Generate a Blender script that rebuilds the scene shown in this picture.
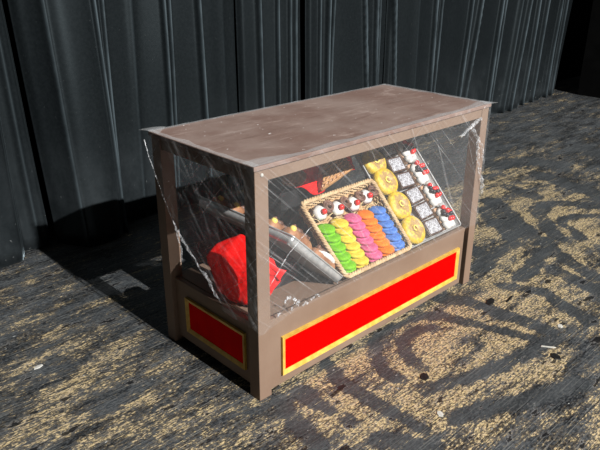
import bpy, math, random
from mathutils import Matrix, Vector, noise

random.seed(7)
SC = bpy.context.scene
COL = SC.collection
for o in list(bpy.data.objects):
    bpy.data.objects.remove(o, do_unlink=True)

# ------------------------------------------------------------ camera, world, lights, exposure
YAW, PITCH, ROLL = 0.76386, -0.39644, 0.0029
cd = bpy.data.cameras.new('camera'); cd.sensor_width = 36.0; cd.lens = 648.857 / 600 * 36
cd.clip_start = 0.05; cd.clip_end = 100
cam = bpy.data.objects.new('camera', cd); COL.objects.link(cam)
fw = Vector((math.sin(YAW) * math.cos(PITCH), math.cos(YAW) * math.cos(PITCH), math.sin(PITCH)))
rt = Vector((math.cos(YAW), -math.sin(YAW), 0)); up = rt.cross(fw)
rt2 = rt * math.cos(ROLL) + up * math.sin(ROLL); up2 = -rt * math.sin(ROLL) + up * math.cos(ROLL)
m = Matrix((rt2, up2, -fw)).transposed().to_4x4(); m.translation = (-1.24313, -1.50626, 1.51801)
cam.matrix_world = m
SC.camera = cam

w = bpy.data.worlds.new('stage_gloom'); SC.world = w; w.use_nodes = True
w.node_tree.nodes['Background'].inputs[0].default_value = (0.90, 0.98, 1.0, 1)
w.node_tree.nodes['Background'].inputs[1].default_value = 0.024

def spot(name, loc, target, power, angle, blend, radius):
    d = bpy.data.lights.new(name, 'SPOT'); d.energy = power; d.spot_size = math.radians(angle)
    d.spot_blend = blend; d.shadow_soft_size = radius; d.color = (1.0, 0.985, 0.96)
    o = bpy.data.objects.new(name, d); COL.objects.link(o); o.location = loc
    o.rotation_euler = (Vector(target) - Vector(loc)).to_track_quat('-Z', 'Y').to_euler()
spot('stage_spotlight', (0.26, -16.0, 11.1), (2.3, 0.2, 0.2), 32000, 30, 0.75, 0.085)
spot('stage_spotlight_far', (2.60, -16.0, 11.1), (2.3, 0.2, 0.2), 5400, 30, 0.75, 0.085)

SC.view_settings.view_transform = 'Standard'; SC.view_settings.look = 'None'
SC.view_settings.gamma = 1.0; SC.view_settings.use_curve_mapping = False
SC.view_settings.exposure = 0.0

# ------------------------------------------------------------ helpers
class MB:
    def __init__(s): s.v = []; s.f = []
    def add(s, vs, fs):
        b = len(s.v); s.v += [tuple(x) for x in vs]; s.f += [tuple(i + b for i in f) for f in fs]; return s
    def box(s, a, b, ch=0.0):
        (x0, y0, z0), (x1, y1, z1) = a, b
        if ch <= 0:
            vs = [(x0,y0,z0),(x1,y0,z0),(x1,y1,z0),(x0,y1,z0),(x0,y0,z1),(x1,y0,z1),(x1,y1,z1),(x0,y1,z1)]
            return s.add(vs, [(3,2,1,0),(4,5,6,7),(0,1,5,4),(1,2,6,5),(2,3,7,6),(3,0,4,7)])
        import bmesh
        bm = bmesh.new(); bmesh.ops.create_cube(bm, size=1)
        for v in bm.verts:
            v.co = ((x0+x1)/2 + v.co.x*(x1-x0), (y0+y1)/2 + v.co.y*(y1-y0), (z0+z1)/2 + v.co.z*(z1-z0))
        bmesh.ops.bevel(bm, geom=bm.edges[:], offset=ch, segments=2, profile=0.6, affect='EDGES')
        bm.verts.index_update()
        s.add([v.co[:] for v in bm.verts], [[v.index for v in f.verts] for f in bm.faces]); bm.free(); return s
    def tube(s, pts, r, n=8, closed=False, flat=1.0):
        pts = [Vector(p) for p in pts]; N = len(pts); rr = r if isinstance(r, (list, tuple)) else [r]*N
        vs = []; prev = None
        for i, p in enumerate(pts):
            if closed: t = pts[(i+1) % N] - pts[i-1]
            else: t = pts[min(i+1, N-1)] - pts[max(i-1, 0)]
            t.normalize()
            if prev is None:
                a = Vector((0,0,1)) if abs(t.z) < .9 else Vector((1,0,0)); u = t.cross(a).normalized()
            else:
                u = (prev - t*prev.dot(t)).normalized()
            prev = u; w_ = t.cross(u)
            for k in range(n):
                an = 2*math.pi*k/n; vs.append(p + (u*math.cos(an) + w_*math.sin(an)*flat)*rr[i])
        fs = []
        for i in range(N if closed else N-1):
            j = (i+1) % N
            for k in range(n):
                k2 = (k+1) % n; fs.append((i*n+k, i*n+k2, j*n+k2, j*n+k))
        if not closed: fs += [tuple(range(n))[::-1], tuple((N-1)*n+k for k in range(n))]
        return s.add(vs, fs)
    def lathe(s, prof, n=24, fun=None, o=(0,0,0), sx=1, sy=1):
        vs = []; fs = []
        for i, (r, z) in enumerate(prof):
            for k in range(n):
                a = 2*math.pi*k/n; q = (fun(a, i) if fun else 1.0)
                vs.append((o[0]+r*q*math.cos(a)*sx, o[1]+r*q*math.sin(a)*sy, o[2]+z))
        for i in range(len(prof)-1):
            for k in range(n):
                k2 = (k+1) % n; fs.append((i*n+k, i*n+k2, (i+1)*n+k2, (i+1)*n+k))
        fs += [tuple(range(n))[::-1], tuple((len(prof)-1)*n+k for k in range(n))]
        return s.add(vs, fs)
    def grid(s, fn, nu, nv):
        vs = [fn(i/nu, j/nv) for j in range(nv+1) for i in range(nu+1)]
        fs = [(j*(nu+1)+i, j*(nu+1)+i+1, (j+1)*(nu+1)+i+1, (j+1)*(nu+1)+i) for j in range(nv) for i in range(nu)]
        return s.add(vs, fs)
    def mesh(s, name, mat, smooth=False):
        me = bpy.data.meshes.new(name); me.from_pydata(s.v, [], s.f); me.update()
        if mat: me.materials.append(mat)
        if smooth:
            me.polygons.foreach_set('use_smooth', [True]*len(me.polygons))
        return me
    def build(s, name, mat, parent=None, smooth=False):
        return link(name, s.mesh(name, mat, smooth), parent)

def link(name, data, parent=None):
    o = bpy.data.objects.new(name, data); COL.objects.link(o)
    if parent: o.parent = parent
    return o
def tag(o, label=None, cat=None, group=None, kind=None):
    if label: o['label'] = label
    if cat: o['category'] = cat
    if group: o['group'] = group
    if kind: o['kind'] = kind
    return o
def thing(name, label, cat, group=None, mat=None):
    o = tag(link(name, None), label, cat, group); o.empty_display_size = 0.05
    if mat is not None: o.matrix_world = mat
    return o
def frame(O, u, v):
    u = Vector(u).normalized(); v = Vector(v).normalized(); n = u.cross(v)
    M_ = Matrix((u, v, n)).transposed().to_4x4(); M_.translation = O; return M_
def solid(o, t, off=0):
    md = o.modifiers.new('thickness', 'SOLIDIFY'); md.thickness = t; md.offset = off; return o
ORD = ['first', 'second', 'third', 'fourth', 'fifth', 'sixth', 'seventh']

# ------------------------------------------------------------ materials
class NT:
    def __init__(s, name):
        s.m = bpy.data.materials.new(name); s.m.use_nodes = True; s.t = s.m.node_tree
        s.b = s.t.nodes['Principled BSDF']; s.out = s.t.nodes['Material Output']
    def n(s, typ, **kw):
        x = s.t.nodes.new(typ)
        for k, v in kw.items():
            if k.startswith('i_'):
                key = k[2:]; key = int(key) if key.isdigit() else key.replace('_', ' ')
                s.set(x.inputs[key], v)
            else: setattr(x, k, v)
        return x
    def set(s, inp, v):
        if isinstance(v, bpy.types.NodeSocket): s.t.links.new(v, inp)
        else: inp.default_value = v
    def math(s, op, a, b=0.0, c=None, clamp=False):
        x = s.n('ShaderNodeMath', operation=op, use_clamp=clamp); s.set(x.inputs[0], a); s.set(x.inputs[1], b)
        if c is not None: s.set(x.inputs[2], c)
        return x.outputs[0]
    def mix(s, f, a, b):
        x = s.n('ShaderNodeMix', data_type='RGBA'); s.set(x.inputs[0], f); s.set(x.inputs[6], a); s.set(x.inputs[7], b); return x.outputs[2]
    def ss(s, v, lo, hi, a=0.0, b=1.0):
        x = s.n('ShaderNodeMapRange', interpolation_type='SMOOTHSTEP'); s.set(x.inputs[0], v); s.set(x.inputs[1], lo); s.set(x.inputs[2], hi)
        s.set(x.inputs[3], a); s.set(x.inputs[4], b); return x.outputs[0]
    def coord(s, kind='Object', scale=(1,1,1), rot=(0,0,0), loc=(0,0,0)):
        c = s.n('ShaderNodeTexCoord'); mp = s.n('ShaderNodeMapping'); s.t.links.new(c.outputs[kind], mp.inputs[0])
        mp.inputs['Scale'].default_value = scale; mp.inputs['Rotation'].default_value = rot; mp.inputs['Location'].default_value = loc
        return mp.outputs[0]
    def noise(s, vec, scale=5, detail=4, rough=.55, dist=0.0):
        x = s.n('ShaderNodeTexNoise'); s.set(x.inputs['Vector'], vec); x.inputs['Scale'].default_value = scale
        x.inputs['Detail'].default_value = detail; x.inputs['Roughness'].default_value = rough; x.inputs['Distortion'].default_value = dist
        return x.outputs[0]
    def bump(s, h, strength=.3, dist=.01):
        x = s.n('ShaderNodeBump'); s.set(x.inputs['Height'], h); x.inputs['Strength'].default_value = strength
        x.inputs['Distance'].default_value = dist; s.t.links.new(x.outputs[0], s.b.inputs['Normal']); return x.outputs[0]
    def P(s, **kw):
        for k, v in kw.items(): s.set(s.b.inputs[k.replace('_', ' ')], v)
        return s
def rgb(*c): return (*c, 1)

def plain(name, c1, c2, scale=20, rough=.6, bump=.2, bd=.002, spec=.3, detail=4, lo=.35, hi=.65, **kw):
    t = NT(name); co = t.coord(); n_ = t.noise(co, scale, detail)
    t.P(Base_Color=t.mix(t.ss(n_, lo, hi), rgb(*c1), rgb(*c2)), Roughness=rough)
    t.b.inputs['Specular IOR Level'].default_value = spec
    t.P(**kw)
    if bump: t.bump(n_, bump, bd)
    return t.m

def brown_paint():
    t = NT('brown_paint'); co = t.coord()
    a = t.noise(co, 3.0, 5); b = t.noise(t.coord(scale=(1, 1, 1)), 26, 6, .7)
    base = t.mix(t.ss(a, .35, .68), rgb(.182, .119, .084), rgb(.215, .148, .108))
    ch = t.ss(b, .70, .745); base = t.mix(t.math('MULTIPLY', ch, .55), base, rgb(.55, .5, .46))
    t.P(Base_Color=base, Roughness=.52); t.b.inputs['Specular IOR Level'].default_value = .3
    t.bump(t.noise(co, 120, 3), .12, .001); return t.m
def top_paint():
    t = NT('worn_top_paint'); co = t.coord()
    a = t.noise(co, 4.0, 6, .6); b = t.noise(t.coord(scale=(.6, 1.3, 1)), 9, 8, .72, .6)
    base = t.mix(t.ss(a, .36, .66), rgb(.180, .116, .096), rgb(.240, .176, .152))
    base = t.mix(t.ss(b, .56, .70, 0, .55), base, rgb(.38, .30, .265))
    e_ = t.noise(t.coord(scale=(3, 26, 1), rot=(0, 0, .12)), 1.0, 5, .7, .3); base = t.mix(t.ss(e_, .58, .68, 0, .4), base, rgb(.36, .29, .26)); base = t.mix(t.ss(e_, .44, .34, 0, .4), base, rgb(.12, .075, .060))
    c = t.noise(co, 38, 3, .6); base = t.mix(t.ss(c, .70, .735, 0, .8), base, rgb(.75, .72, .70))
    t.P(Base_Color=base, Roughness=t.ss(b, .3, .7, .36, .6)); t.b.inputs['Specular IOR Level'].default_value = .45
    t.bump(b, .08, .002); return t.m

M = {}
M['brown'] = brown_paint(); M['top'] = top_paint()
M['gold'] = plain('gold_trim_paint', (.50, .30, .045), (.62, .41, .085), 30, .42, .15, .001, .5)
M['red'] = plain('red_panel_paint', (.60, .0, .0), (.70, .0, .0), 8, .6, .05, .001, .03)
M['black'] = plain('black_riser_paint', (.010, .010, .010), (.016, .016, .017), 12, .7, .1, .001, .2)
M['metal'] = plain('pan_metal', (.46, .47, .47), (.60, .60, .59), 40, .36, .05, .0005, .5, Metallic=.55)
M['wicker'] = plain('wicker', (.40, .265, .135), (.56, .41, .235), 45, .6, .3, .002, .3)
M['wicker_dark'] = plain('wicker_base', (.34, .20, .09), (.48, .31, .16), 45, .7, .3, .002, .3)
M['straw'] = plain('straw', (.55, .42, .2), (.72, .58, .33), 30, .6, 0)
M['cloth'] = plain('red_cloth', (.70, .006, .006), (.88, .012, .010), 60, .75, .12, .001, .1)
MAC = {'green': ((.12, .36, .003), (.17, .45, .008)), 'yellow': ((.56, .40, .025), (.68, .52, .06)), 'pink': ((.46, .075, .17), (.58, .12, .25)),
       'orange': ((.64, .135, .008), (.74, .20, .015)), 'blue': ((.05, .14, .42), (.09, .21, .54))}
for k, (a, b) in MAC.items():
    M['mac_'+k] = plain('macaron_'+k, a, b, 90, .7, .35, .002, .2)
    M['fill_'+k] = plain('filling_'+k, tuple(x*.62 for x in a), tuple(x*.7 for x in b), 90, .8, .3, .002, .2)
M['choc'] = plain('chocolate', (.030, .013, .007), (.065, .030, .018), 40, .45, .2, .002, .5)
M['milkchoc'] = plain('milk_chocolate', (.085, .038, .024), (.17, .085, .055), 30, .5, .25, .002, .4)
M['cream'] = plain('whipped_cream', (.56, .54, .51), (.68, .67, .64), 50, .55, .2, .002, .3)
M['sponge'] = plain('sponge_cake', (.36, .20, .12), (.55, .36, .24), 60, .85, .4, .003, .1)
M['redberry'] = plain('red_berry', (.62, .012, .012), (.78, .03, .025), 30, .3, .1, .001, .5)
M['blackberry'] = plain('black_berry', (.012, .008, .014), (.03, .02, .03), 60, .4, .2, .001, .4)
M['pastry'] = plain('baked_pastry', (.20, .085, .040), (.34, .165, .085), 28, .55, .3, .003, .35)
M['crust'] = plain('lattice_crust', (.30, .14, .05), (.47, .26, .11), 28, .6, .3, .003, .3)
M['custard'] = plain('yellow_custard', (.75, .60, .10), (.85, .74, .25), 30, .45, .1, .001, .4)
M['tape'] = plain('white_scrap', (.42, .41, .37), (.52, .51, .47), 60, .7, .1, .001, .3)
M['scrap_black'] = plain('black_scrap', (.006, .006, .006), (.012, .012, .012), 60, .6, .2, .001, .3)
M['masking'] = plain('black_masking', (.004, .004, .004), (.006, .006, .006), 4, .95, 0, spec=.02)

def donut_mat():
    t = NT('donut_glaze'); co = t.coord(); n_ = t.noise(co, 55, 5, .65)
    sx = t.n('ShaderNodeSeparateXYZ'); t.t.links.new(t.coord(), sx.inputs[0])
    r = t.math('SQRT', t.math('ADD', t.math('MULTIPLY', sx.outputs[0], sx.outputs[0]), t.math('MULTIPLY', sx.outputs[1], sx.outputs[1])))
    r = t.math('ADD', r, t.math('MULTIPLY', t.math('SUBTRACT', n_, .5), .07))
    c = t.mix(t.ss(r, .040, .056), rgb(.34, .215, .085), rgb(.56, .38, .02)); c = t.mix(t.ss(n_, .47, .38, 0, .6), c, rgb(.36, .22, .05)); c = t.mix(t.ss(n_, .52, .62, 0, .7), c, rgb(.68, .52, .09))
    t.P(Base_Color=c, Roughness=.5); t.bump(n_, .5, .004); return t.m
M['donut'] = donut_mat()
def sugar_mat():
    t = NT('powdered_topping'); v = t.n('ShaderNodeTexVoronoi'); t.set(v.inputs['Vector'], t.coord()); v.inputs['Scale'].default_value = 150
    n_ = t.noise(t.coord(), 170, 3, .6)
    c = t.mix(t.ss(n_, .42, .60), rgb(.16, .15, .16), rgb(.50, .51, .54)); t.P(Base_Color=c, Roughness=.8); t.bump(n_, .6, .003); return t.m
M['sugar'] = sugar_mat()

def curtain_mat():
    t = NT('black_velour'); co = t.coord('Object'); n_ = t.noise(co, 60, 3); sz = t.n('ShaderNodeSeparateXYZ'); t.t.links.new(co, sz.inputs[0])
    dn = t.noise(t.coord('Object', (1, 1, .6)), 5, 6, .65)
    dust = t.math('MULTIPLY', t.ss(sz.outputs[2], .75, .05, 0, 1), t.ss(dn, .38, .75, .15, 1))
    speck = t.ss(t.noise(t.coord('Object', (1, 1, 1)), 42, 2), .715, .75, 0, .5)
    speck = t.math('MULTIPLY', speck, t.ss(sz.outputs[2], .4, .1, .12, 1))
    c = t.mix(t.ss(n_, .3, .7), rgb(.0048, .0062, .0070), rgb(.0070, .0088, .0098)); c = t.mix(t.math('MULTIPLY', dust, .55), c, rgb(.036, .042, .046))
    c = t.mix(speck, c, rgb(.16, .17, .17))
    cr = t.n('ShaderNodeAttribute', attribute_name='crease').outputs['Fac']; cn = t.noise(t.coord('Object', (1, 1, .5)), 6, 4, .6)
    c = t.mix(t.math('MULTIPLY', cr, t.ss(cn, .32, .6, .35, 1)), c, rgb(.058, .075, .085))  # paler ridge lines in the colour stand in for light catching the folds
    t.P(Base_Color=c, Roughness=.40); t.b.inputs['Specular IOR Level'].default_value = .28; t.b.inputs['Specular Tint'].default_value = rgb(.75, .92, 1.0)
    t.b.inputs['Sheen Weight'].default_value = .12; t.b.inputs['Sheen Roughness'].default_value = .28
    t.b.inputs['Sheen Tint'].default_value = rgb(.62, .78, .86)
    t.bump(n_, .1, .002); return t.m
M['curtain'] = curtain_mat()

def floor_mat():
    t = NT('worn_painted_planks')
    st = t.n('ShaderNodeAttribute', attribute_name='paint'); wr = t.n('ShaderNodeAttribute', attribute_name='wear')
    stroke = st.outputs['Fac']; wear = wr.outputs['Fac']
    def nz(sx, sy, det, ro, loc=(0, 0, 0), dist=0.0): return t.noise(t.coord('Object', (sx, sy, 1), loc=loc), 1.0, det, ro, dist)
    A = nz(3.0, 9, 4, .55, (1, 2, 0), .4)            # palm-sized worn patches
    B = nz(15, 40, 4, .66, (5, 3, 0), .4)            # streaks along the boards
    C = nz(75, 150, 3, .7, (2, 8, 0))                # flecks
    D = nz(5.0, 210, 2, .6, (7, 1, 0))               # scratches
    val = t.math('ADD', t.math('MULTIPLY', A, .36), t.math('ADD', t.math('MULTIPLY', B, .30), t.math('ADD', t.math('MULTIPLY', C, .26), t.math('MULTIPLY', D, .08))))
    thr = t.math('SUBTRACT', .618, t.math('MULTIPLY', wear, .130)); thr = t.math('ADD', thr, t.math('MULTIPLY', stroke, .105))
    d = t.math('SUBTRACT', val, thr)
    gold = t.ss(d, -.020, .024)
    sp1 = nz(62, 115, 3, .7, (21, 14, 0)); sp2 = nz(24, 120, 3, .65, (31, 2, 0))
    gold = t.math('MULTIPLY', gold, t.ss(t.math('ADD', t.math('MULTIPLY', sp1, .6), t.math('MULTIPLY', sp2, .4)), .430, .510, .12, 1))
    loose = t.math('MULTIPLY', t.ss(t.math('ADD', sp2, t.math('MULTIPLY', d, .7)), .565, .64), t.ss(sp1, .46, .58, .0, .75)); gold = t.math('MAXIMUM', gold, loose)
    rim = t.math('MULTIPLY', t.ss(d, -.060, -.020), t.ss(d, -.005, -.025))
    pn = nz(3.2, 10, 6, .66, (9, 9, 0)); fine = nz(60, 130, 3, .7, (4, 6, 0))
    paint = t.mix(t.ss(pn, .38, .64), rgb(.007, .008, .010), rgb(.047, .053, .059))
    paint = t.mix(t.ss(fine, .47, .62, .0, .48), paint, rgb(.125, .132, .134)); paint = t.mix(t.ss(fine, .48, .36, 0, .75), paint, rgb(.008, .009, .010))
    paint = t.mix(t.ss(D, .575, .66, 0, .65), paint, rgb(.19, .195, .185))
    paint = t.mix(t.math('MULTIPLY', stroke, .45), paint, rgb(.050, .055, .058))
    wood = t.mix(t.ss(C, .36, .60), rgb(.120, .088, .052), rgb(.62, .485, .262)); wood = t.mix(t.ss(nz(40, 60, 2, .5, (3, 3, 0)), .45, .65, 0, .45), wood, rgb(.50, .40, .29))
    wood = t.mix(t.ss(D, .46, .36, 0, .75), wood, rgb(.075, .060, .045)); wood = t.mix(t.ss(fine, .46, .36, 0, .7), wood, rgb(.085, .068, .052))
    c = t.mix(t.math('MULTIPLY', rim, .30), paint, rgb(.16, .125, .085)); c = t.mix(gold, c, wood)
    ch = nz(6.5, 17, 5, .62, (11, 4, 0)); chip = t.ss(ch, .620, .632); rim2 = t.math('MULTIPLY', t.ss(ch, .600, .620), t.ss(ch, .640, .622)); c = t.mix(t.math('MULTIPLY', rim2, .45), c, rgb(.26, .25, .24))
    c = t.mix(t.math('MULTIPLY', chip, .9), c, rgb(.007, .007, .008))
    wf = t.ss(nz(34, 55, 2, .5, (5, 9, 0)), .735, .76); c = t.mix(t.math('MULTIPLY', wf, .75), c, rgb(.50, .51, .50))
    t.P(Base_Color=c, Roughness=t.ss(pn, .3, .7, .44, .64)); t.b.inputs['Specular IOR Level'].default_value = .32
    h = t.math('ADD', t.math('MULTIPLY', gold, -.6), t.math('ADD', t.math('MULTIPLY', D, .4), t.math('MULTIPLY', fine, .5))); h = t.math('SUBTRACT', h, chip)
    t.bump(h, .40, .003); return t.m
M['floor'] = floor_mat()

def film_mat(name, rot, veil, gain, seed):
    t = NT(name)
    def layer(r, su, sv, lo, hi, sd):
        v = t.coord('UV', (su, sv, 1), (0, 0, r), (sd, sd*1.7, 0)); return t.ss(t.noise(v, 1.0, 3, .62, .35), lo, hi)
    # the mapping node scales before it rotates, so each streak layer is laid out in two steps
    def layer2(r, su, sv, lo, hi, sd):
        a = t.coord('UV', (1, 1, 1), (0, 0, r)); mp = t.n('ShaderNodeMapping'); t.t.links.new(a, mp.inputs[0])
        mp.inputs['Scale'].default_value = (su, sv, 1); mp.inputs['Location'].default_value = (sd, sd*1.3, 0)
        return t.ss(t.noise(mp.outputs[0], 1.0, 3, .6, .15), lo, hi)
    a = layer2(rot[0], 1.6, 95, .56, .74, seed); b = layer2(rot[1], 1.5, 170, .58, .72, seed+3.1); c = layer2(rot[2], 1.2, 60, .62, .72, seed+7.7)
    big = t.ss(t.noise(t.coord('UV', (1, 1, 1), loc=(seed, 0, 0)), 4.5, 5, .6), .40, .68, .35, 1.0)
    s_ = t.math('ADD', t.math('MULTIPLY', a, .8), t.math('ADD', t.math('MULTIPLY', b, .55), t.math('MULTIPLY', c, .6)))
    crump = t.ss(t.noise(t.coord('UV', (1, 1.4, 1), loc=(seed*2, 3, 0)), 26, 6, .72, .8), .665, .74)
    al = t.math('ADD', veil, t.math('MULTIPLY', t.math('MULTIPLY', s_, big), gain)); al = t.math('ADD', al, t.math('MULTIPLY', crump, gain*1.1), clamp=True)
    al = t.math('MINIMUM', al, .8)
    t.P(Base_Color=rgb(.82, .84, .86), Roughness=.28); t.b.inputs['Specular IOR Level'].default_value = .6
    bn_ = t.bump(t.math('ADD', s_, crump), .6, .004); t.P(Alpha=1.0)
    t.t.links.remove(t.b.inputs['Alpha'].links[0]) if t.b.inputs['Alpha'].links else None
    tl = t.n('ShaderNodeBsdfTranslucent', i_Color=rgb(.8, .82, .84)); t.t.links.new(bn_, tl.inputs['Normal'])
    m1 = t.n('ShaderNodeMixShader', i_0=.45); t.t.links.new(t.b.outputs[0], m1.inputs[1]); t.t.links.new(tl.outputs[0], m1.inputs[2])
    tr = t.n('ShaderNodeBsdfTransparent'); m2 = t.n('ShaderNodeMixShader', i_0=al)
    t.t.links.new(tr.outputs[0], m2.inputs[1]); t.t.links.new(m1.outputs[0], m2.inputs[2]); t.t.links.new(m2.outputs[0], t.out.inputs[0])
    return t.m
M['film_front'] = film_mat('stretch_film_front', (.75, -.62, 1.1), .070, .62, 1.0)
M['film_left'] = film_mat('stretch_film_side', (.85, .62, -.35), .10, .60, 5.0)
M['film_top'] = film_mat('stretch_film_top', (.05, .1, 1.5), .34, .6, 9.0)
def crease_mat():
    t = NT('stretch_film_crease'); n_ = t.noise(t.coord('Object'), 80, 4, .75)
    t.P(Base_Color=rgb(.85, .87, .9), Roughness=.22, Alpha=t.ss(n_, .42, .66, .03, .50)); t.bump(n_, .6, .004); return t.m
M['crease'] = crease_mat()

# ------------------------------------------------------------ floor: worn boards running along x
STROKES = [
 ([(0.874,-0.131),(0.803,-0.097),(0.711,-0.109),(0.642,-0.168),(0.601,-0.274)], .034),
 ([(1.003,-0.088),(0.868,-0.032),(0.743,-0.007),(0.624,-0.027),(0.535,-0.096),(0.479,-0.195),(0.476,-0.282)], .026),
 ([(0.362,0.038),(0.307,-0.139),(0.295,-0.261),(0.303,-0.363),(0.314,-0.505)], .030),
 ([(0.144,-0.061),(0.152,-0.234),(0.164,-0.305)], .030),
 ([(1.119,-0.006),(1.196,-0.105),(1.218,-0.303),(1.229,-0.49)], .040),
 ([(0.94,-0.028),(1.032,-0.212),(1.119,-0.474)], .030),
 ([(0.487,-0.377),(0.856,-0.497),(1.2,-0.551)], .035), ([(0.457,-0.539),(0.645,-0.64),(0.959,-0.758)], .040),
 ([(2.819,0.602),(2.762,0.375)], .06), ([(2.47,0.519),(2.311,0.304),(2.123,0.075)], .075), ([(2.304,0.5),(2.134,0.271),(1.972,0.062)], .05),
 ([(2.896,-0.009),(2.8,0.182),(2.696,0.255),(2.507,0.213),(2.307,0.045),(2.227,-0.063)], .05),
 ([(2.738,-0.076),(2.624,0.032),(2.541,0.064),(2.447,0.019),(2.32,-0.151)], .034),
 ([(1.538,0.037),(1.751,0.081),(1.951,0.081),(2.132,-0.013)], .05), ([(2.132,-0.013),(2.015,-0.143),(1.878,-0.424)], .045),
 ([(1.604,-0.165),(1.991,-0.085)], .045), ([(1.46,-0.147),(1.545,-0.299),(1.438,-0.584)], .04), ([(1.812,-0.238),(1.754,-0.497)], .05),
 ([(3.232,0.583),(3.124,0.089)], .08), ([(3.237,0.918),(3.531,0.824),(3.505,0.561)], .10),
 ([(0.161,-0.435),(0.252,-0.575)], .04), ([(0.058,-0.044),(0.017,-0.194),(-0.004,-0.312)], .035),
 ([(1.55,0.55),(1.75,0.30),(1.70,0.10)], .05), ([(3.6,1.3),(2.8,1.1),(2.2,1.2)], .2), ([(4.2,0.7),(4.0,0.1)], .12)]
WEAR = [(.45,-.25,.42,.52),(.92,-.2,.42,.52),(1.24,-.26,.38,.32),(2.17,.16,.5,.42),(1.95,-.2,.45,.36),(2.3,.37,.45,.36),(.11,-.25,.28,.26),
        (.65,-.6,.45,.10),(1.56,-.44,.45,.14),(3.5,.82,.45,.30),(2.8,.83,.5,.30),(2.75,.1,.5,.36),
        (-.42,.40,.40,.30),(-.22,.05,.30,.24),(-.45,.95,.35,.16),(-.7,.45,.2,.22),(-.37,1.39,.05,.8),(-.5,.75,.22,.08),(-.25,1.0,.25,.06),
        (-.04,.5,.14,-.12),(-.05,1.2,.2,-.10),(4.6,1.0,.9,-.2),(.35,-.95,.4,.15),(-.10,-.25,.3,.08)]
def seg_d(px, py, a, b):
    dx, dy = b[0]-a[0], b[1]-a[1]; L2 = dx*dx+dy*dy
    tt = max(0, min(1, ((px-a[0])*dx + (py-a[1])*dy)/L2)); ex, ey = px-a[0]-tt*dx, py-a[1]-tt*dy
    return math.sqrt(ex*ex+ey*ey)
SB = [(min(p[0] for p in s)-w_*2, max(p[0] for p in s)+w_*2, min(p[1] for p in s)-w_*2, max(p[1] for p in s)+w_*2, s, w_) for s, w_ in STROKES]
def paint_at(x, y):
    jx = x + .016*noise.noise((x*9, y*9, 1.3)) + .012*noise.noise((x*26, y*60, 3.3)); jy = y + .014*noise.noise((x*9, y*9, 7.9)) + .006*noise.noise((x*26, y*60, 5.3)); best = 0
    for x0, x1, y0, y1, s, w_ in SB:
        if x0 < jx < x1 and y0 < jy < y1:
            d = min(seg_d(jx, jy, s[i], s[i+1]) for i in range(len(s)-1))
            best = max(best, 1 - max(0, min(1, (d/w_ - .80)/.36)))
            if best >= 1: break
    return best
def wear_at(x, y):
    v = .36
    for cx, cy, r, g in WEAR:
        d2 = ((x-cx)**2 + (y-cy)**2)/(r*r)
        if d2 < 6: v += g*math.exp(-d2)
    return max(0.0, min(1.0, v))
floor_o = tag(MB().box((-5, -4.2, -.08), (10, 4.2, -.03)).build('floor', M['masking']), kind='structure')
PW = .088
def span(a, b, st): n_ = max(1, round((b-a)/st)); return [a+(b-a)*i/n_ for i in range(n_)]
y0 = -4.2
i = 0
while y0 < 4.19:
    y1 = min(4.2, y0+PW); vis = -1.1 < y0 < 2.05
    xs = (span(-5, -1, 1) + span(-1, 2.0, .016) + span(2.0, 3.4, .024) + span(3.4, 6.6, .1) + span(6.6, 10, 1) + [10]) if vis else (span(-5, 10, .5) + [10])
    if vis and y0 > .7: xs = span(-5, -1, 1) + span(-1, 6.6, .05) + span(6.6, 10, 1) + [10]
    ny = 5 if vis else 1; e = .0009
    ys = [y0+e+(y1-y0-2*e)*k/ny for k in range(ny+1)]
    mb = MB(); nx = len(xs); zt = random.uniform(-.0009, 0)
    vs = [(x, y, zt) for y in ys for x in xs]; base = len(vs)
    fs = [(j*nx+k, j*nx+k+1, (j+1)*nx+k+1, (j+1)*nx+k) for j in range(ny) for k in range(nx-1)]
    ends = [0, nx-1, ny*nx+nx-1, ny*nx]
    vs += [(vs[q][0], vs[q][1], -.03) for q in ends]
    fs += [tuple(range(nx-1, -1, -1)) + (base, base+1), tuple(range(ny*nx, ny*nx+nx)) + (base+2, base+3), (base+3, base+2, base+1, base)]
    mb.add(vs, fs); pl = mb.build('plank', M['floor'], floor_o)
    for nm, fn in (('paint', paint_at), ('wear', wear_at)):
        at = pl.data.attributes.new(nm, 'FLOAT', 'POINT'); at.data.foreach_set('value', [fn(v[0], v[1]) for v in vs])
    y0 = y1; i += 1

# ------------------------------------------------------------ black masking beyond the curtain
tag(MB().box((-5, 2.3, 0), (24, 2.4, 3.4)).build('wall_back', M['masking']), kind='structure')
tag(MB().box((6.36, -1.5, 0), (6.44, 1.74, 3.4)).build('wall_right', M['masking']), kind='structure')

# ------------------------------------------------------------ stage curtain, panel by panel
# (x at knee height, drift of x per metre of height, how far it stands proud, half width)
RIDGES = [(.43,-.028,.05,.013),(.485,.031,.045,.011),(.675,.033,.02,.025),(.88,.011,.040,.010),(.91,.02,.035,.009),(1.12,-.012,.05,.013),(1.30,.0,.012,.03),
          (1.62,-.018,.045,.014),(1.76,0,.035,.008),(1.86,.01,.035,.009),(1.91,.01,.04,.014),(2.18,0,.035,.010),(2.26,.0,.05,.013),(2.30,.02,.035,.009),
          (2.645,-.074,.045,.011),(2.76,-.038,.05,.013),(2.81,-.02,.03,.009),(3.035,-.059,.05,.010),(3.30,-.02,.015,.04),(3.51,-.003,.05,.013),(3.60,.049,.04,.009),
          (4.06,.069,.05,.011),(4.165,.124,.055,.012),(4.56,.09,.06,.012),(4.66,.10,.04,.010),(4.93,.10,.05,.02),(5.08,.11,.05,.014),
          (5.42,.08,.05,.014),(5.62,.06,.05,.014),(5.98,.07,.05,.014),(6.16,.10,.05,.014),(-.04,-.03,.025,.02),(.165,-.021,.02,.012),(-.34,0,.05,.03),(-.62,.02,.05,.03)]
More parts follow.
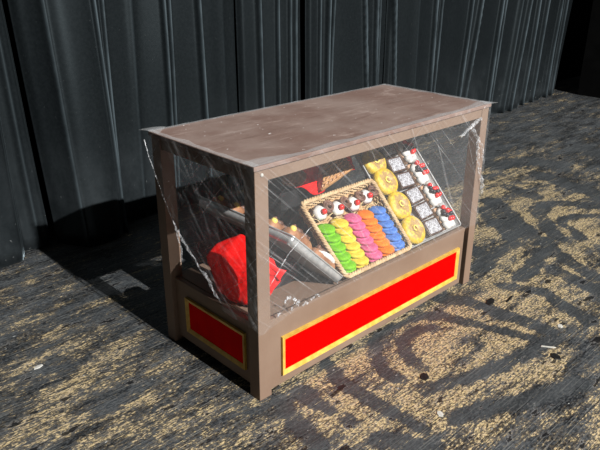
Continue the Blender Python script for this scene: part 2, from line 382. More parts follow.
def curtain(x0, x1, off, label, lean0=0, lean1=0, seed=0):
    nx = int((x1-x0)/.0042); nz = 46; H = 3.3
    def fn(a, b):
        z = b*H; x = x0 + (x1-x0)*a + (lean0*(1-a) + lean1*a)*z
        y = 1.86 + off + .018*math.sin(x*7.0+seed) + .004*math.sin(x*19+seed*2+z*.25)
        for rx, dr, am, wd in RIDGES:
            q = (x - rx - dr*(z-.75))/wd
            if -4 < q < 4: y -= am*.9*math.exp(-abs(q)**1.5)
        y -= .17*math.exp(-((x-.29)/.17)**4)*max(.35, 1-z*.30)
        edge = min(a, 1-a)*(x1-x0)
        y += .035*math.exp(-(edge/.018)**2)
        y -= .010*noise.noise((x*5, z*1.2, seed))
        return (x, y, .004 + z)
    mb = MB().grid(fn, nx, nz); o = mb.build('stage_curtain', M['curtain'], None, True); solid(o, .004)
    def ridge_highlight(v):   # highlight painted into the colour along each fold ridge
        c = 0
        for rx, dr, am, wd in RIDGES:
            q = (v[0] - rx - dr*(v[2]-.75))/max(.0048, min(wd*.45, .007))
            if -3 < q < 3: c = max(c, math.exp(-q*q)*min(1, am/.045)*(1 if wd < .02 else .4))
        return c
    at = o.data.attributes.new('crease', 'FLOAT', 'POINT'); at.data.foreach_set('value', [ridge_highlight(v) for v in mb.v])
    return tag(o, label, 'curtain', 'black velour stage curtain panels')
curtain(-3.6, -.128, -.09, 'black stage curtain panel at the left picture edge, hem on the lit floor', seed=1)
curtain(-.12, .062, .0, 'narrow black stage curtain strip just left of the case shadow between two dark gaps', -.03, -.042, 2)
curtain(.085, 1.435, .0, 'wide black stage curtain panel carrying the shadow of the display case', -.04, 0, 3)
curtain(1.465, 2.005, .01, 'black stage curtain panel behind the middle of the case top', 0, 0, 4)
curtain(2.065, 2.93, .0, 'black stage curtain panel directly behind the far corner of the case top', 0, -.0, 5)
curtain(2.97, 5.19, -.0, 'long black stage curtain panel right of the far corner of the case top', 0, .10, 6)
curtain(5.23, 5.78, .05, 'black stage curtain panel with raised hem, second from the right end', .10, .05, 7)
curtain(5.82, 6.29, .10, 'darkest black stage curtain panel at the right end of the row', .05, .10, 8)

# ------------------------------------------------------------ display case
W, D, H = 1.376, .605, .9
PT = .057
case = thing('display_case', 'brown painted wooden display case with red gold-framed panels, wrapped in clear film', 'display case')
for px, py in ((0, 0), (W-.053, 0), (0, D-PT), (W-.053, D-PT)):
    MB().box((px, py, 0), (px+(PT if px == 0 else .053), py+PT, .884), .0025).build('post', M['brown'], case)
MB().box((-.007, -.007, .884), (W+.007, D+.007, .9), .003).build('top_board', M['top'], case)
zb = .842
MB().box((PT, .002, zb), (W-.053, .024, .884), .002).build('rail', M['brown'], case)
MB().box((PT, D-.024, zb), (W-.053, D-.002, .884), .002).build('rail', M['brown'], case)
MB().box((.006, PT, zb-.004), (.028, D-PT, .884), .002).build('rail', M['brown'], case)
MB().box((W-.028, PT, zb), (W-.006, D-PT, .884), .002).build('rail', M['brown'], case)
MB().box((.042, .0225, .284), (W-.038, D-.032, .300), .001).build('deck', M['brown'], case)

def framed_panel(fn, a0, a1, z0, z1, tw, name_parent, depth=.011):
    """four mitred gilt strips round a red inset; fn(a, z, d) maps along / up / out of the panel"""
    def prism(poly, d0, d1, nm, mat, slope=None):
        mb = MB(); n_ = len(poly)
        vs = [fn(a, z, d0) for a, z in poly] + [fn(a, z, d1 if slope is None else slope[k]) for k, (a, z) in enumerate(poly)]
        mb.add(vs, [tuple(range(n_))[::-1], tuple(range(n_, 2*n_))] + [(k, (k+1) % n_, n_+(k+1) % n_, n_+k) for k in range(n_)])
        return mb.build(nm, mat, name_parent)
    o = [(a0, z0), (a1, z0), (a1, z1), (a0, z1)]; q = [(a0+tw, z0+tw), (a1-tw, z0+tw), (a1-tw, z1-tw), (a0+tw, z1-tw)]
    for k in range(4):
        k2 = (k+1) % 4
        prism([o[k], o[k2], q[k2], q[k]], 0, 0, 'trim_strip', M['gold'], [depth*1.0, depth*1.0, depth*.45, depth*.45])
    prism([(a0+tw*.9, z0+tw*.9), (a1-tw*.9, z0+tw*.9), (a1-tw*.9, z1-tw*.9), (a0+tw*.9, z1-tw*.9)], 0, .0035, 'red_inset', M['red'])
fp = MB().box((PT-.001, .0008, .026), (1.284, .0215, .320), .0015).build('front_panel', M['brown'], case)
framed_panel(lambda a, z, d: (a, .0008-d, z), .105, 1.243, .066, .231, .0175, fp)
sp = MB().box((.020, PT-.004, .029), (.040, D-PT+.004, .298), .0015).build('side_panel', M['brown'], case)
framed_panel(lambda a, z, d: (.020-d, a, z), .096, .472, .082, .239, .0165, sp)
sr = MB().box((W-.036, PT-.004, .029), (W-.016, D-PT+.004, .298), .0015).build('side_panel', M['brown'], case)
framed_panel(lambda a, z, d: (W-.016+d, a, z), .096, .472, .082, .239, .0165, sr)
MB().box((PT-.002, D-.03, .029), (W-.055, D-.008, .27), .0015).build('back_panel', M['brown'], case)
MB().lathe([(.0, 0), (.006, .0), (.006, .002), (.0035, .004), (.0005, .0045)], 12).build('screw_cap', M['tape'], case).matrix_local = frame((.030, -.0002, .866), (1, 0, 0), (0, 0, 1))

# ------------------------------------------------------------ risers hidden under the trays
def wedge(name, label, pts_yz, x0, x1):
    n_ = len(pts_yz); mb = MB()
    mb.add([(x0, y, z) for y, z in pts_yz] + [(x1, y, z) for y, z in pts_yz], [tuple(range(n_))[::-1], tuple(range(n_, 2*n_))] + [(k, (k+1) % n_, n_+(k+1) % n_, n_+k) for k in range(n_)])
    return tag(mb.build(name, M['black']), label, 'riser')
ZD = .3002
a47 = math.radians(47); a46 = math.radians(46)
tO = Vector((.908, .052, .3035)); tv = Vector((0, math.cos(a47), math.sin(a47))); tn = Vector((0, -math.sin(a47), math.cos(a47)))
def tp(v, n=-.004): p = tO + tv*v + tn*n; return (p.y, p.z)
wedge('tray_riser', 'black wedge riser under the sheet pan of donuts and cream slices', [(tp(.03)[0]+.01, ZD), tp(.06), tp(.44), (tp(.44)[0], ZD)], .96, 1.27)
bO = Vector((.470, .019, .3335)); bv = Vector((0, math.cos(a46), math.sin(a46))); bn = Vector((0, -math.sin(a46), math.cos(a46)))
BD = .044
def bp(v, n): p = bO + bv*v + bn*n; return (p.y, p.z)
wedge('basket_riser', 'black riser under the wicker basket of macarons', [(bp(.06, -BD-.008)[0]+.02, ZD), bp(.08, -BD-.009), bp(.30, -BD-.009), (bp(.30, -BD-.009)[0], ZD)], .52, .79)
tag(MB().box((.475, .405, ZD), (.898, .575, .585), .003).build('back_riser', M['black']), 'black box riser behind the macaron basket holding the red napkin', 'riser')

# ------------------------------------------------------------ sheet pans
def sheet_pan(name, label, Mx, wu, lv, hr):
    t = thing(name, label, 'tray', None, Mx)
    MB().box((.006, .006, 0), (wu-.006, lv-.006, .003)).build('pan_floor', M['metal'], t)
    r = .012
    def rr(z, ins):
        pts = []; x0, x1, y0_, y1_ = ins, wu-ins, ins, lv-ins
        for cx, cy, s in ((x1-r, y0_+r, -90), (x1-r, y1_-r, 0), (x0+r, y1_-r, 90), (x0+r, y0_+r, 180)):
            for k in range(5):
                a = math.radians(s+22.5*k); pts.append((cx+r*math.cos(a), cy+r*math.sin(a), z))
        return pts
    lo, hi = rr(.0015, .006), rr(hr, 0); n_ = len(lo)
    wl = MB().add(lo+hi, [(k, (k+1) % n_, n_+(k+1) % n_, n_+k) for k in range(n_)]).build('pan_wall', M['metal'], t, True); solid(wl, .0018)
    MB().tube(hi, .0036, 6, True).build('pan_rim', M['metal'], t, True)
    return t
TM = frame(tO, (1, 0, 0), tv)
sheet_pan('sheet_pan', 'grey metal sheet pan of donuts, powdered brownies and berry cream slices', TM, .398, .50, .022)

# donuts
def donut_mesh():
    R, r = .040, .028; mb = MB(); nu, nv = 36, 14; vs = []
    for a in range(nu):
        A = 2*math.pi*a/nu
        for b in range(nv):
            B = 2*math.pi*b/nv; rr = r*(1+.05*noise.noise((math.cos(A)*3, math.sin(A)*3, B)))
            vs.append(((R+rr*math.cos(B)*1.22)*math.cos(A), (R+rr*math.cos(B)*1.22)*math.sin(A), rr*math.sin(B)*.82 + r*.80))
    mb.add(vs, [(a*nv+b, ((a+1) % nu)*nv+b, ((a+1) % nu)*nv+(b+1) % nv, a*nv+(b+1) % nv) for a in range(nu) for b in range(nv)])
    return mb.mesh('donut_ring', M['donut'], True)
dm = donut_mesh()
cm = MB().lathe([(.0005, 0), (.012, .004), (.013, .028), (.007, .034), (.0005, .036)], 14).mesh('donut_centre', M['pastry'], True)
sq = MB().tube([(.017*math.cos(a)*(1-a*.07), .017*math.sin(a)*(1-a*.07), .040+.0015*a) for a in [k*.35 for k in range(14)]], [.0038]*12+[.003, .0015], 7).mesh('icing_swirl', M['custard'], True)
for k, (u, v) in enumerate([(.074, .072), (.075, .199), (.076, .325), (.075, .432)]):
    t = thing('donut', 'yellow glazed donut with icing swirl, %s from the front of the pan' % ['nearest', 'second', 'third', 'fourth'][k], 'donut', 'yellow donuts in a column on the sheet pan',
              TM @ Matrix.Translation((u, v, .0045)) @ Matrix.Rotation(.07, 4, 'X') @ Matrix.Rotation(.5*k, 4, 'Z') @ Matrix.Scale(.93, 4))
    link('ring', dm, t); link('centre', cm, t); link('icing_swirl', sq, t)

# powdered brownies
bb = MB().box((-.051, -.0385, 0), (.051, .0385, .034), .004).mesh('brownie_base', M['choc'])
def top_fn(a, b):
    x = (a-.5)*.088; y = (b-.5)*.063; e = min(a, 1-a, b, 1-b)
    return (x, y, .0335 + (.006*min(1, e/.12) + .0018*noise.noise((x*120, y*120, 0)) if e > 0 else 0))
bt = MB().grid(top_fn, 16, 12).mesh('sugar_topping', M['sugar'], True)
for k in range(6):
    t = thing('brownie', 'dark brownie square dusted white, %s from the front of the pan' % (['nearest'] + ORD[1:])[k], 'brownie', 'powdered brownies in a column on the sheet pan',
              TM @ Matrix.Translation((.196 - .001*k, .047+.0838*k, .0035)) @ Matrix.Rotation(random.uniform(-.06, .06), 4, 'Z'))
    link('cake', bb, t); link('sugar_topping', bt, t)

# cream slices with berries
sm = MB().box((-.038, -.056, 0), (.038, .056, .020), .005).mesh('sponge_slice', M['sponge'])
def cream_mesh():
    mb = MB()
    for k, (x, y, r) in enumerate([(-.016, -.038, .024), (.012, -.034, .024), (-.010, -.008, .027), (.014, .006, .024), (-.014, .022, .025), (.010, .038, .023), (-.004, .0, .022)]):
        mb.lathe([(r*.98, 0), (r*1.05, .007), (r*.85, .015), (r*.5, .021), (.001, .0245)], 14, lambda a, i: 1+.06*math.sin(5*a), (x, y, .0225))
    return mb.mesh('cream', M['cream'], True)
crm = cream_mesh()
def berry_mesh(nm, mat, r):
    return MB().lathe([(.0004, -r), (r*.55, -r*.83), (r*.92, -r*.35), (r, 0), (r*.92, r*.38), (r*.55, r*.83), (.0004, r)], 12).mesh(nm, mat, True)
rb = berry_mesh('berry_red', M['redberry'], .0125); kb = berry_mesh('berry_black', M['blackberry'], .0115)
spots_ = [(-.006, .040, .049, 1), (-.017, .022, .049, 0), (.004, .018, .053, 1), (.021, .016, .048, 1), (.016, .000, .052, 0), (-.010, -.002, .053, 0), (.002, -.018, .051, 1), (.024, -.018, .047, 1), (-.020, .006, .048, 0)]
for k, v in enumerate([.066, .190, .312, .432]):
    t = thing('cream_slice', 'cream slice topped with red and black berries, %s from the front of the pan' % ['nearest', 'second', 'third', 'fourth'][k], 'cake', 'berry cream slices in a column on the sheet pan',
              TM @ Matrix.Translation((.312, v, .0035)) @ Matrix.Rotation(-.06+.05*k, 4, 'Z'))
    link('sponge', sm, t); link('cream', crm, t)
    for x, y, z, red in spots_:
        b = link('berry', rb if red else kb, t); b.location = (x+random.uniform(-.004, .004), y+random.uniform(-.004, .004), z); b.rotation_euler = (random.random(), random.random(), 0)

# ------------------------------------------------------------ wicker basket of macarons
BM = frame(bO, (1, 0, 0), bv)
BW, BL = .424, .352
bk = thing('wicker_basket', 'rectangular honey-coloured wicker basket tilted forward and filled with macarons', 'basket', None, BM)
def rect_pts(x0, x1, y0_, y1_, r, step):
    pts = []
    segs = [((x0+r, y0_), (x1-r, y0_)), ((x1, y0_+r), (x1, y1_-r)), ((x1-r, y1_), (x0+r, y1_)), ((x0, y1_-r), (x0, y0_+r))]
    cen = [(x1-r, y0_+r, -90), (x1-r, y1_-r, 0), (x0+r, y1_-r, 90), (x0+r, y0_+r, 180)]
    for (a, b), (cx, cy, s) in zip(segs, cen):
        L = math.dist(a, b); n_ = max(2, int(L/step))
        for k in range(n_): pts.append((a[0]+(b[0]-a[0])*k/n_, a[1]+(b[1]-a[1])*k/n_, math.atan2(b[1]-a[1], b[0]-a[0])))
        for k in range(4):
            an = math.radians(s+22.5*k); pts.append((cx+r*math.cos(an), cy+r*math.sin(an), an+math.pi/2))
    return pts
MB().box((.012, .012, -BD-.004), (BW-.012, BL-.012, -BD)).build('basket_floor', M['wicker_dark'], bk)
def flare_l(p): return (p[0] - .020*(p[1]/BL)*(1-p[0]/BW), p[1], p[2])
path = rect_pts(.004, BW-.004, .004, BL-.004, .02, .0085); path = [flare_l(p) for p in path]; Np = len(path) - len(path) % 4
for row in range(6):
    z = -BD + .004 + row*.0088; ins = .008*(1-row/6)
    pts = []
    for k in range(Np):
        x, y, an = path[k]; o_ = .0038*math.cos(math.pi*k/2 + math.pi*row) - ins
        pts.append((x+math.sin(an)*o_, y-math.cos(an)*o_, z + random.uniform(-.0008, .0008)))
    MB().tube(pts, .0042, 6, True).build('wicker_strand', M['wicker'], bk, True)
for k in range(0, Np, 4):
    x, y, an = path[k]; o_ = -.004
    MB().tube([(x+math.sin(an)*(o_-.006), y-math.cos(an)*(o_-.006), -BD), (x+math.sin(an)*o_, y-math.cos(an)*o_, .002)], .0030, 5).build('wicker_stake', M['wicker_dark'], bk)
path2 = rect_pts(.002, BW-.002, .002, BL-.002, .022, .006); path2 = [flare_l(p) for p in path2]; N2 = len(path2); tw = round(N2/7)
for ph in range(3):
    pts = []
    for k in range(N2):
        x, y, an = path2[k]; a = 2*math.pi*(k*tw/N2 + ph/3)
        o_ = .0058*math.cos(a); pts.append((x+math.sin(an)*o_, y-math.cos(an)*o_, .002+.0058*math.sin(a)))
    MB().tube(pts, .0056, 6, True).build('rim_braid', M['wicker'], bk, True)
sm_ = MB()
for k in range(150):
    x, y = random.uniform(.03, BW-.03), random.uniform(.235, BL-.03) if k % 4 else random.uniform(.02, .05); a = random.uniform(0, 6.3); L = random.uniform(.02, .05); z = -BD+random.uniform(.004, .026)
    sm_.tube([(x, y, z), (min(BW-.014, max(.014, x+L*math.cos(a)*.5)), y+.5*L*math.sin(a)*.5, z+.008), (min(BW-.014, max(.014, x+L*math.cos(a))), min(BL-.016, y+L*math.sin(a)*.6), z+.002)], .0013, 4)
tag(sm_.build('straw_bedding', M['straw'], bk), 'shredded straw bedding', kind='stuff')

def ruffle(fr, am): return lambda a, i: 1 + am*math.sin(a*fr) + am*.6*math.sin(a*(fr+5)+1)
mr = .0400
shell_prof = [(mr*.90, 0), (mr*1.0, .0025), (mr*.985, .008), (mr*.88, .0125), (mr*.55, .0155), (.0006, .0165)]
def mac_meshes(c):
    s = MB().lathe(shell_prof, 26, ruffle(13, .018)).mesh('macaron_shell_'+c, M['mac_'+c], True)
    f = MB().lathe([(mr*.86, 0), (mr*.93, .003), (mr*.86, .006)], 24, ruffle(9, .02)).mesh('macaron_filling_'+c, M['fill_'+c], True)
    return s, f
cols = [('green', .053, 5, .046, .216), ('yellow', .131, 6, .043, .218), ('pink', .211, 6, .042, .218), ('orange', .291, 6, .042, .213), ('blue', .370, 6, .044, .211)]
TILT = math.radians(-43)
for c, u, n_, v0, v1 in cols:
    s, f = mac_meshes(c)
    for k in range(n_):
        v = v1 + (v0-v1)*k/(n_-1)
        p = Matrix.Translation((u+random.uniform(-.003, .003), v-.002, -.022+random.uniform(-.002, .002))) @ Matrix.Rotation(TILT+random.uniform(-.07, .07), 4, 'X') @ Matrix.Rotation(random.uniform(0, 6), 4, 'Z')
        t = thing('macaron', '%s macaron, %s from the top of its column in the wicker basket' % (c, ORD[k]), 'macaron', c+' macarons in the wicker basket', BM @ p)
        a = link('shell', s, t); a.location = (0, 0, .0028); link('filling', f, t).location = (0, 0, -.003)
        b = link('shell', s, t); b.rotation_euler = (math.pi, 0, 0); b.location = (0, 0, -.0028)

cup = MB().lathe([(.020, 0), (.030, .022), (.031, .024), (.0275, .023), (.0005, .020)], 32, lambda a, i: 1+.045*math.sin(a*14)*(1 if i < 3 else 0)).mesh('cup', M['milkchoc'], True)
crown = MB().lathe([(.0265, .020), (.028, .028), (.022, .036), (.012, .043), (.0006, .045)], 20, lambda a, i: 1+.06*math.sin(5*a+i*.8)).mesh('cream_crown', M['cream'], True)
cherry = berry_mesh('cherry', M['redberry'], .0115)
roll = MB()
roll.tube([(.026*math.cos(a)*(.35+.65*a/11), .026*math.sin(a)*(.35+.65*a/11), .012+.003*math.sin(a)) for a in [k*.32 for k in range(35)]], .0068, 7)
rollm = roll.mesh('chocolate_curl', M['milkchoc'], True)
UP = Matrix.Rotation(math.radians(2), 4, 'X') @ Matrix.Rotation(math.radians(-10), 4, 'Y') @ Matrix.Scale(1.14, 4)
for k, (u, v) in enumerate([(.066, .291), (.164, .284), (.260, .279), (.352, .290)]):
    t = thing('cream_cup', 'chocolate cup of white cream with red cherry, %s from the left in the basket' % ORD[k], 'pastry', 'cherry cream cups in the wicker basket',
              BM @ Matrix.Translation((u, v, -BD+.004)) @ UP)
    link('cup', cup, t); link('cream', crown, t); link('cherry', cherry, t).location = (.004, -.006, .049)
for k, (u, v) in enumerate([(.115, .300), (.212, .294), (.306, .298), (.393, .298)]):
    o = tag(link('chocolate_curl', rollm), 'brown chocolate curl %s' % ['between the first and second cherry cups in the basket', 'between the second and third cherry cups in the basket', 'between the third and fourth cherry cups in the basket', 'right of the rightmost cherry cup in the basket'][k], 'chocolate', 'chocolate curls in the wicker basket')
    o.matrix_world = BM @ Matrix.Translation((u, v, -BD+.030)) @ Matrix.Rotation(math.radians(-8), 4, 'X') @ Matrix.Rotation(k*1.1, 4, 'Z') @ Matrix.Scale(1.05, 4)

# ------------------------------------------------------------ pastry tray leaning sideways at the left
s45 = math.sqrt(.5)
LO = Vector((.449, .032, .3065)); c43, s43 = math.cos(math.radians(43.5)), math.sin(math.radians(43.5)); LM = frame(LO, (0, 1, 0), (-c43, 0, s43))   # u runs towards the back, v climbs to the left
LU, LV = .565, .378
sheet_pan('pastry_pan', 'grey metal sheet pan of brown pastries leaning sideways behind the near post', LM, LU, LV, .034)
def lp(v, n=-.003): p = LO + Vector((-c43, 0, s43))*v + Vector((s43, 0, c43))*n; return (p.x, p.z)
pts = [(lp(.30)[0], ZD), lp(.30), lp(.06), (lp(.06)[0], ZD)]
mb = MB(); mb.add([(x, .19, z) for x, z in pts] + [(x, .52, z) for x, z in pts], [(0, 1, 2, 3)[::-1], (4, 5, 6, 7)] + [(k, (k+1) % 4, 4+(k+1) % 4, 4+k) for k in range(4)])
tag(mb.build('pastry_riser', M['black']), 'black wedge riser under the leaning pan of brown pastries', 'riser')
def bun_fn(a, b):
    A = 2*math.pi*a; t_ = math.pi*b; r = .033*(max(0, math.sin(t_))**.45)
    return (r*math.cos(A)*(1+.05*math.sin(9*b*math.pi)), -.078*math.cos(t_), max(-.018, r*math.sin(A)*.85)+.018)
bun = MB().grid(bun_fn, 18, 16).mesh('bun', M['pastry'], True)
ice = MB().tube([(.012*math.sin(k*1.35), -.055+.0092*k, .044+.001*math.cos(k)) for k in range(13)], .0065, 6).mesh('icing', M['milkchoc'], True)
crb = MB().tube([(-.012, -.062, .034), (-.020, -.03, .038), (-.022, 0, .039), (-.020, .03, .038), (-.012, .060, .034)], [.004, .007, .008, .007, .004], 7).mesh('cream_filling', M['cream'], True)
yel = MB().lathe([(.010, 0), (.012, .006), (.008, .011), (.0006, .012)], 12).mesh('custard_dot', M['custard'], True)
NAMES = ['nearest the front', 'second from the front', 'third from the front', 'fourth from the front', 'fifth from the front']
for r_, v in ((0, .100), (1, .282)):
    for k in range(5):
        u = .062 + k*.109
        t = thing('eclair', 'brown pastry %s in the %s row of the leaning pan' % (NAMES[k], ['lower right', 'upper left'][r_]), 'pastry', 'brown pastries in the leaning pan',
                  LM @ Matrix.Translation((u, v, .0032)) @ Matrix.Rotation(random.uniform(-.1, .1), 4, 'Z') @ Matrix.Diagonal((1.22, 1.08, 1.62, 1)))
        link('bun', bun, t); link('icing', ice, t)
        if r_ == 0 and k % 2 == 0: link('cream_filling', crb, t)
        if r_ == 1: yo = link('custard_dot', yel, t); yo.location = (-.008, .060, .034)

# ------------------------------------------------------------ red cloth hanging at the left under that pan
CG = [[(.165, .045, .455), (.165, .150, .525), (.150, .270, .548), (.085, .345, .490)],
      [(.150, .048, .425), (.085, .140, .490), (.050, .250, .500), (.030, .345, .465)],
      [(.120, .070, .375), (.066, .125, .425), (.034, .215, .425), (.028, .300, .400)],
      [(.105, .090, .318), (.066, .135, .325), (.046, .205, .308), (.034, .265, .335)]]
def bez(t): return ((1-t)**3, 3*t*(1-t)**2, 3*t*t*(1-t), t**3)
def cloth_fn(a, b):
    p = Vector((0, 0, 0)); A = bez(a); B = bez(b)
    # interpolate between the plain bilinear net and its smooth version so the folds stay crisp
    fa, fb = a*3, b*3; ia, ib = min(2, int(fa)), min(2, int(fb)); fa -= ia; fb -= ib
    q = (Vector(CG[ib][ia])*(1-fa)+Vector(CG[ib][ia+1])*fa)*(1-fb) + (Vector(CG[ib+1][ia])*(1-fa)+Vector(CG[ib+1][ia+1])*fa)*fb
    for r in range(4):
        for c in range(4): p += Vector(CG[r][c])*(A[c]*B[r])
    p = p.lerp(q, .6)
    wv = .016*(1-2*abs(noise.noise((a*3.1+b*1.5, b*2.2, 3)))) - .008 + .010*(1-2*abs(noise.noise((a*6-b*3, b*5, 9)))) - .006
    p.x += wv*(.9 if a < .3 else .35); p.z += wv*.4
    return (max(.0235 if p.z > .31 else .0435, p.x), p.y, max(.304, p.z))
cl = MB().grid(cloth_fn, 34, 26).build('red_cloth', M['cloth'], None, True); solid(cl, .003)
tag(cl, 'crumpled bright red cloth hanging inside the case behind the near post', 'cloth')

# ------------------------------------------------------------ red napkin with bread behind the basket
NM = frame((.481, .360, .578), (1, 0, 0), (0, .45, .89))
def nap_fn(a, b):
    x = .045 + a*.365; lo = .030 - .055*math.exp(-((a-.30)/.17)**4); v = lo + b*(.130-lo)
    return (x, v, .003 + .012*abs(math.sin(a*7.5)) * (1-.3*b) + .008*noise.noise((a*6, b*5, 2)) + .014*math.exp(-((a-.42)/.06)**2))
nk = MB().grid(nap_fn, 40, 16).build('red_napkin', M['cloth'], None, True); nk.matrix_world = NM; solid(nk, .002)
tag(nk, 'red napkin propped behind the macaron basket under the bread', 'napkin')
def loaf_fn(a, b):
    A = 2*math.pi*a; t_ = math.pi*b; r = .052*(max(0, math.sin(t_))**.5)
    return (-.085*math.cos(t_), r*math.cos(A)*1.0, max(-.012, r*math.sin(A)*.75)+.012 + .003*math.sin(b*28))
lf = MB().grid(loaf_fn, 20, 26).build('bread_roll', M['pastry'], None, True)
lf.matrix_world = NM @ Matrix.Translation((.035, .075, .016)) @ Matrix.Rotation(-.15, 4, 'Z') @ Matrix.Scale(.72, 4)
tag(lf, 'dark brown bread roll at the left of the red napkin', 'bread')
tt = thing('lattice_pie', 'brown lattice-topped pie slice on the red napkin behind the basket', 'pie', None, NM @ Matrix.Translation((.155, .025, .022)) @ Matrix.Rotation(.06, 4, 'Z'))
tri = [(-.01, -.035), (.205, .0), (.180, .100), (.070, .105)]
mb = MB(); mb.add([(x, y, 0) for x, y in tri] + [(x, y, .026) for x, y in tri], [(3, 2, 1, 0), (4, 5, 6, 7)] + [(k, (k+1) % 4, 4+(k+1) % 4, 4+k) for k in range(4)])
mb.build('pie_base', M['sponge'], tt)
def inside(x, y):
    s = 0
    for k in range(4):
        (ax, ay), (bx, by) = tri[k], tri[(k+1) % 4]
        if (bx-ax)*(y-ay)-(by-ay)*(x-ax) < 0: return False
    return True
for d, (dx, dy) in enumerate([(math.cos(.75), math.sin(.75)), (math.cos(.15), math.sin(.15))]):
    for k in range(-9, 10):
        ox, oy = .09 - dy*k*.0165, .05 + dx*k*.0165
        run = [s*.006 for s in range(-40, 41) if inside(ox+dx*s*.006, oy+dy*s*.006)]
        if len(run) > 3:
            MB().tube([(ox+dx*s, oy+dy*s, .029 + .0025*math.sin(s*160+d*3+k*math.pi)) for s in run], .0050, 6).build('lattice_strip', M['crust'], tt, True)
MB().tube([(-.01, -.035, .018), (.09, -.019, .018), (.205, 0, .018)], .009, 7).build('pie_crust', M['crust'], tt, True)

# ------------------------------------------------------------ stretch film around the case
film = thing('stretch_film', 'clear creased stretch film wrapped around the brown display case', 'plastic wrap')
def wrinkle(p, q, seed):
    v = 0
    for k, (ang, su, sv, am) in enumerate(((.85, 2.2, 60, 1.0), (.55, 2.6, 75, .8), (-.55, 2.4, 70, .7), (1.15, 2.0, 45, .7))):
        c, s_ = math.cos(ang), math.sin(ang); a = (p*c - q*s_)*su; b = (p*s_ + q*c)*sv
        n_ = noise.noise((a, b, seed+k*3.7)); v += am*max(0, n_-.12)**1.2
    return v
def sheet(name, mat, fn, nu, nv, uvfn):
    mb = MB().grid(fn, nu, nv); o = mb.build(name, mat, film, True)
    uv = o.data.uv_layers.new(name='film')
    for l in o.data.loops:
        uv.data[l.index].uv = uvfn(mb.v[l.vertex_index])
    return o
def fr_fn(a, b):
    x = -.004 + a*(W+.008); lo = .318 - .035*math.exp(-((x-.0)/.10)**2); z = lo + (.898-lo)*b
    y = -.006 + .003*noise.noise((x*7, z*7, 0)) * math.sin(math.pi*b) - .0065*wrinkle(x, z, 2)
    return (x, min(-.0025, y), z)
sheet('front_sheet', M['film_front'], fr_fn, 260, 110, lambda v: (v[0], v[2]))
EDGE = [(.862, .637), (.803, .612), (.662, .535), (.544, .453), (.461, .351), (.393, .262), (.335, .200), (.29, .19)]
def edge_y(z):
    if z >= EDGE[0][0]: return .615
    for (za, ya), (zb_, yb) in zip(EDGE, EDGE[1:]):
        if zb_ <= z <= za: return ya + (yb-ya)*(za-z)/(za-zb_)
    return EDGE[-1][1]
def lf_fn(a, b):
    z = .30 + .598*b; y = -.007 + a*(min(.612, edge_y(z))+.007)
    bul = -.016*math.sin(math.pi*min(1, max(0, (y-.0)/.61)))*math.sin(math.pi*b)
    x = -.0065 + bul + .004*noise.noise((y*8, z*8, 4)) - .0075*wrinkle(y, -z, 6)
    return (min(x, -.003), y, z)
sheet('side_sheet', M['film_left'], lf_fn, 150, 140, lambda v: (v[1], v[2]))
sheet('side_sheet', M['film_left'], lambda a, b: (W+.0085+.003*noise.noise((a*5, b*5, 2)), -.006+a*(D+.012), .32+.578*b), 20, 20, lambda v: (v[1]+3, v[2]))
def strip(fn_o, name='fold_over'):
    return sheet(name, M['film_top'], fn_o, 60, 5, lambda v: (v[0]*1.3+v[1]*2, v[1]-v[0]*.2))
strip(lambda a, b: (-.009+a*(W+.018), -.009+b*(.030+.022*noise.noise((a*9, 1, 0))+.03*math.exp(-(a/.10)**2)+.03*math.exp(-((1-a)/.08)**2)), .9025+.0012*noise.noise((a*30, b*3, 0))))
strip(lambda a, b: (-.009+b*(.022+.016*noise.noise((a*7, 5, 0))), -.009+a*(D+.018), .9032+.0012*noise.noise((a*30, b*3, 9))))
strip(lambda a, b: (W+.009-b*(.030+.02*noise.noise((a*7, 8, 0))), -.009+a*(D+.018), .9032+.0012*noise.noise((a*30, b*3, 5))))
strip(lambda a, b: (-.009+a*(W+.018), D+.009-b*(.018+.014*noise.noise((a*9, 12, 0))), .9025+.0012*noise.noise((a*30, b*3, 3))))
def flare(c, d1, d2, tip):
    sheet('corner_flare', M['film_top'], lambda a, b: tuple(Vector(c)*(1-b) + Vector(d1)*b*(1-a) + Vector(d2)*b*a + Vector(tip)*(b*(1-b)*.6)), 8, 8, lambda v: (v[0]*2, v[1]*2))
flare((-.028, D+.040, .902), (-.005, D-.06, .902), (.075, D+.012, .903), (0, 0, .03))
flare((W+.038, -.022, .901), (W-.05, -.009, .902), (W+.008, .05, .903), (0, 0, .0))
def crease(pts, r, parent=film, name='crease', jit=.003):
    P = []; R = []
    for (p, q) in zip(pts, pts[1:]):
        for k in range(6):
            t_ = k/6; v = Vector(p).lerp(Vector(q), t_); P.append(v + Vector((random.uniform(-.2, .2), random.uniform(-1, 1), random.uniform(-1, 1)))*jit); R.append(r*random.uniform(.45, 1.25))
    P.append(Vector(pts[-1])); R.append(r*.4)
    return MB().tube(P, R, 6, False, .5).build(name, M['crease'], parent, True)
crease([(-.012, y, z) for z, y in EDGE[:4]], .0026, jit=.002)
crease([(-.012, y, z) for z, y in EDGE[3:7]], .0075, jit=.006)
crease([(-.011, .47, .572), (-.011, .456, .522), (-.011, .435, .474), (-.011, .449, .41)], .0065, jit=.004)
crease([(-.013, .303, .428), (-.013, .262, .404), (-.013, .228, .350)], .0095, jit=.006)
FR = [(1.165, .854), (1.233, .82), (1.293, .759), (1.296, .698), (1.328, .62), (1.372, .512), (1.378, .473)]
crease([(x, -.012, z) for x, z in FR[1:]], .008, jit=.004)
crease([(1.15, -.012, .785), (1.202, -.012, .816), (1.233, -.012, .825), (1.30, -.012, .85)], .011, jit=.005)
crease([(1.293, -.012, .759), (1.34, -.012, .70), (1.366, -.012, .62)], .006, jit=.005)
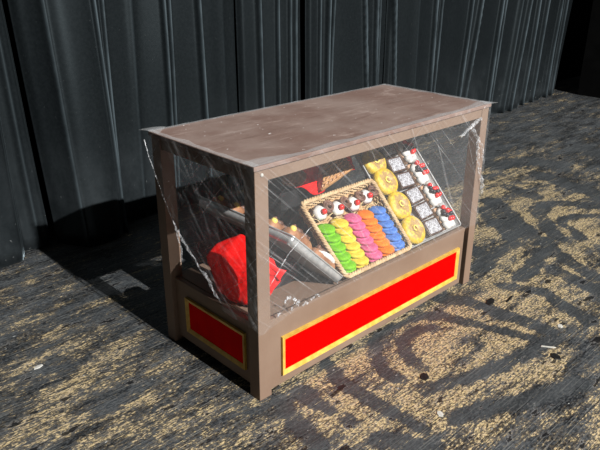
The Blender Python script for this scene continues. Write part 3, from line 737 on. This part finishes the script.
crease([(.244, -.011, .628), (.185, -.011, .592), (.133, -.011, .555), (.081, -.011, .503), (.048, -.011, .465)], .0030, jit=.0008)
for k in range(13):
    x = random.uniform(.065, .17) if k < 8 else random.uniform(.17, .34); z = .328 + random.uniform(0, .055)*(1 if k < 8 else .5); a = random.uniform(-.3, 1.3); L = random.uniform(.008, .026)
    crease([(x, -.0105, z), (x+L*math.cos(a)*.5, -.0105, z+L*math.sin(a)*.5+.003), (x+L*math.cos(a), -.0105, z+L*math.sin(a))], .0055*random.uniform(.5, 1.2), jit=.0035)

# ------------------------------------------------------------ scraps lying on the floor
def scrap(label, cx, cy, pts, mat, rot, h=.0025, name='paper_scrap', cat='scrap'):
    n_ = len(pts); mb = MB(); pts = [(x*.72, y*.72) for x, y in pts]
    mb.add([(x, y, 0) for x, y in pts] + [(x*.9, y*.9, h) for x, y in pts], [tuple(range(n_))[::-1], tuple(range(n_, 2*n_))] + [(k, (k+1) % n_, n_+(k+1) % n_, n_+k) for k in range(n_)])
    o = mb.build(name, mat); o.location = (cx, cy, .0002); o.rotation_euler = (0, 0, rot); return tag(o, label, cat)
bar = [(-.042, -.005), (.04, -.006), (.043, .005), (-.04, .006)]
blob = [(-.022, -.010), (.0, -.018), (.020, -.008), (.022, .009), (.002, .016), (-.018, .010)]
scrap('thin white paper sliver on the floor near the lower right edge', 1.106, -.557, bar, M['tape'], -.95)
scrap('small round cream paper scrap on the floor at the right', 1.302, -.514, blob, M['tape'], .3)
scrap('small white paper scrap on the floor in front of the red panel', .42, -.496, blob, M['tape'], .8)
scrap('jagged black tape scrap on the floor right of the case corner', 1.27, -.185, [(x*2.4, y*1.5) for x, y in blob], M['scrap_black'], .2, .004, 'tape_scrap')
scrap('thin black tape strip on the floor right of the case', 1.36, -.235, [(x*1.3, y*.9) for x, y in bar], M['scrap_black'], .15, .004, 'tape_scrap')
scrap('black tape scrap beside the white paper sliver at the lower right', 1.062, -.612, [(x*1.6, y*1.6) for x, y in blob], M['scrap_black'], .9, .003, 'tape_scrap')
scrap('black tape scrap on the floor below the swirl before the red panel', .560, -.325, [(x*1.5, y*1.5) for x, y in blob], M['scrap_black'], .4, .003, 'tape_scrap')
scrap('pale paper scrap on the dark floor left of the case', -.500, .770, [(x*1.3, y*.8) for x, y in blob], M['tape'], .1)
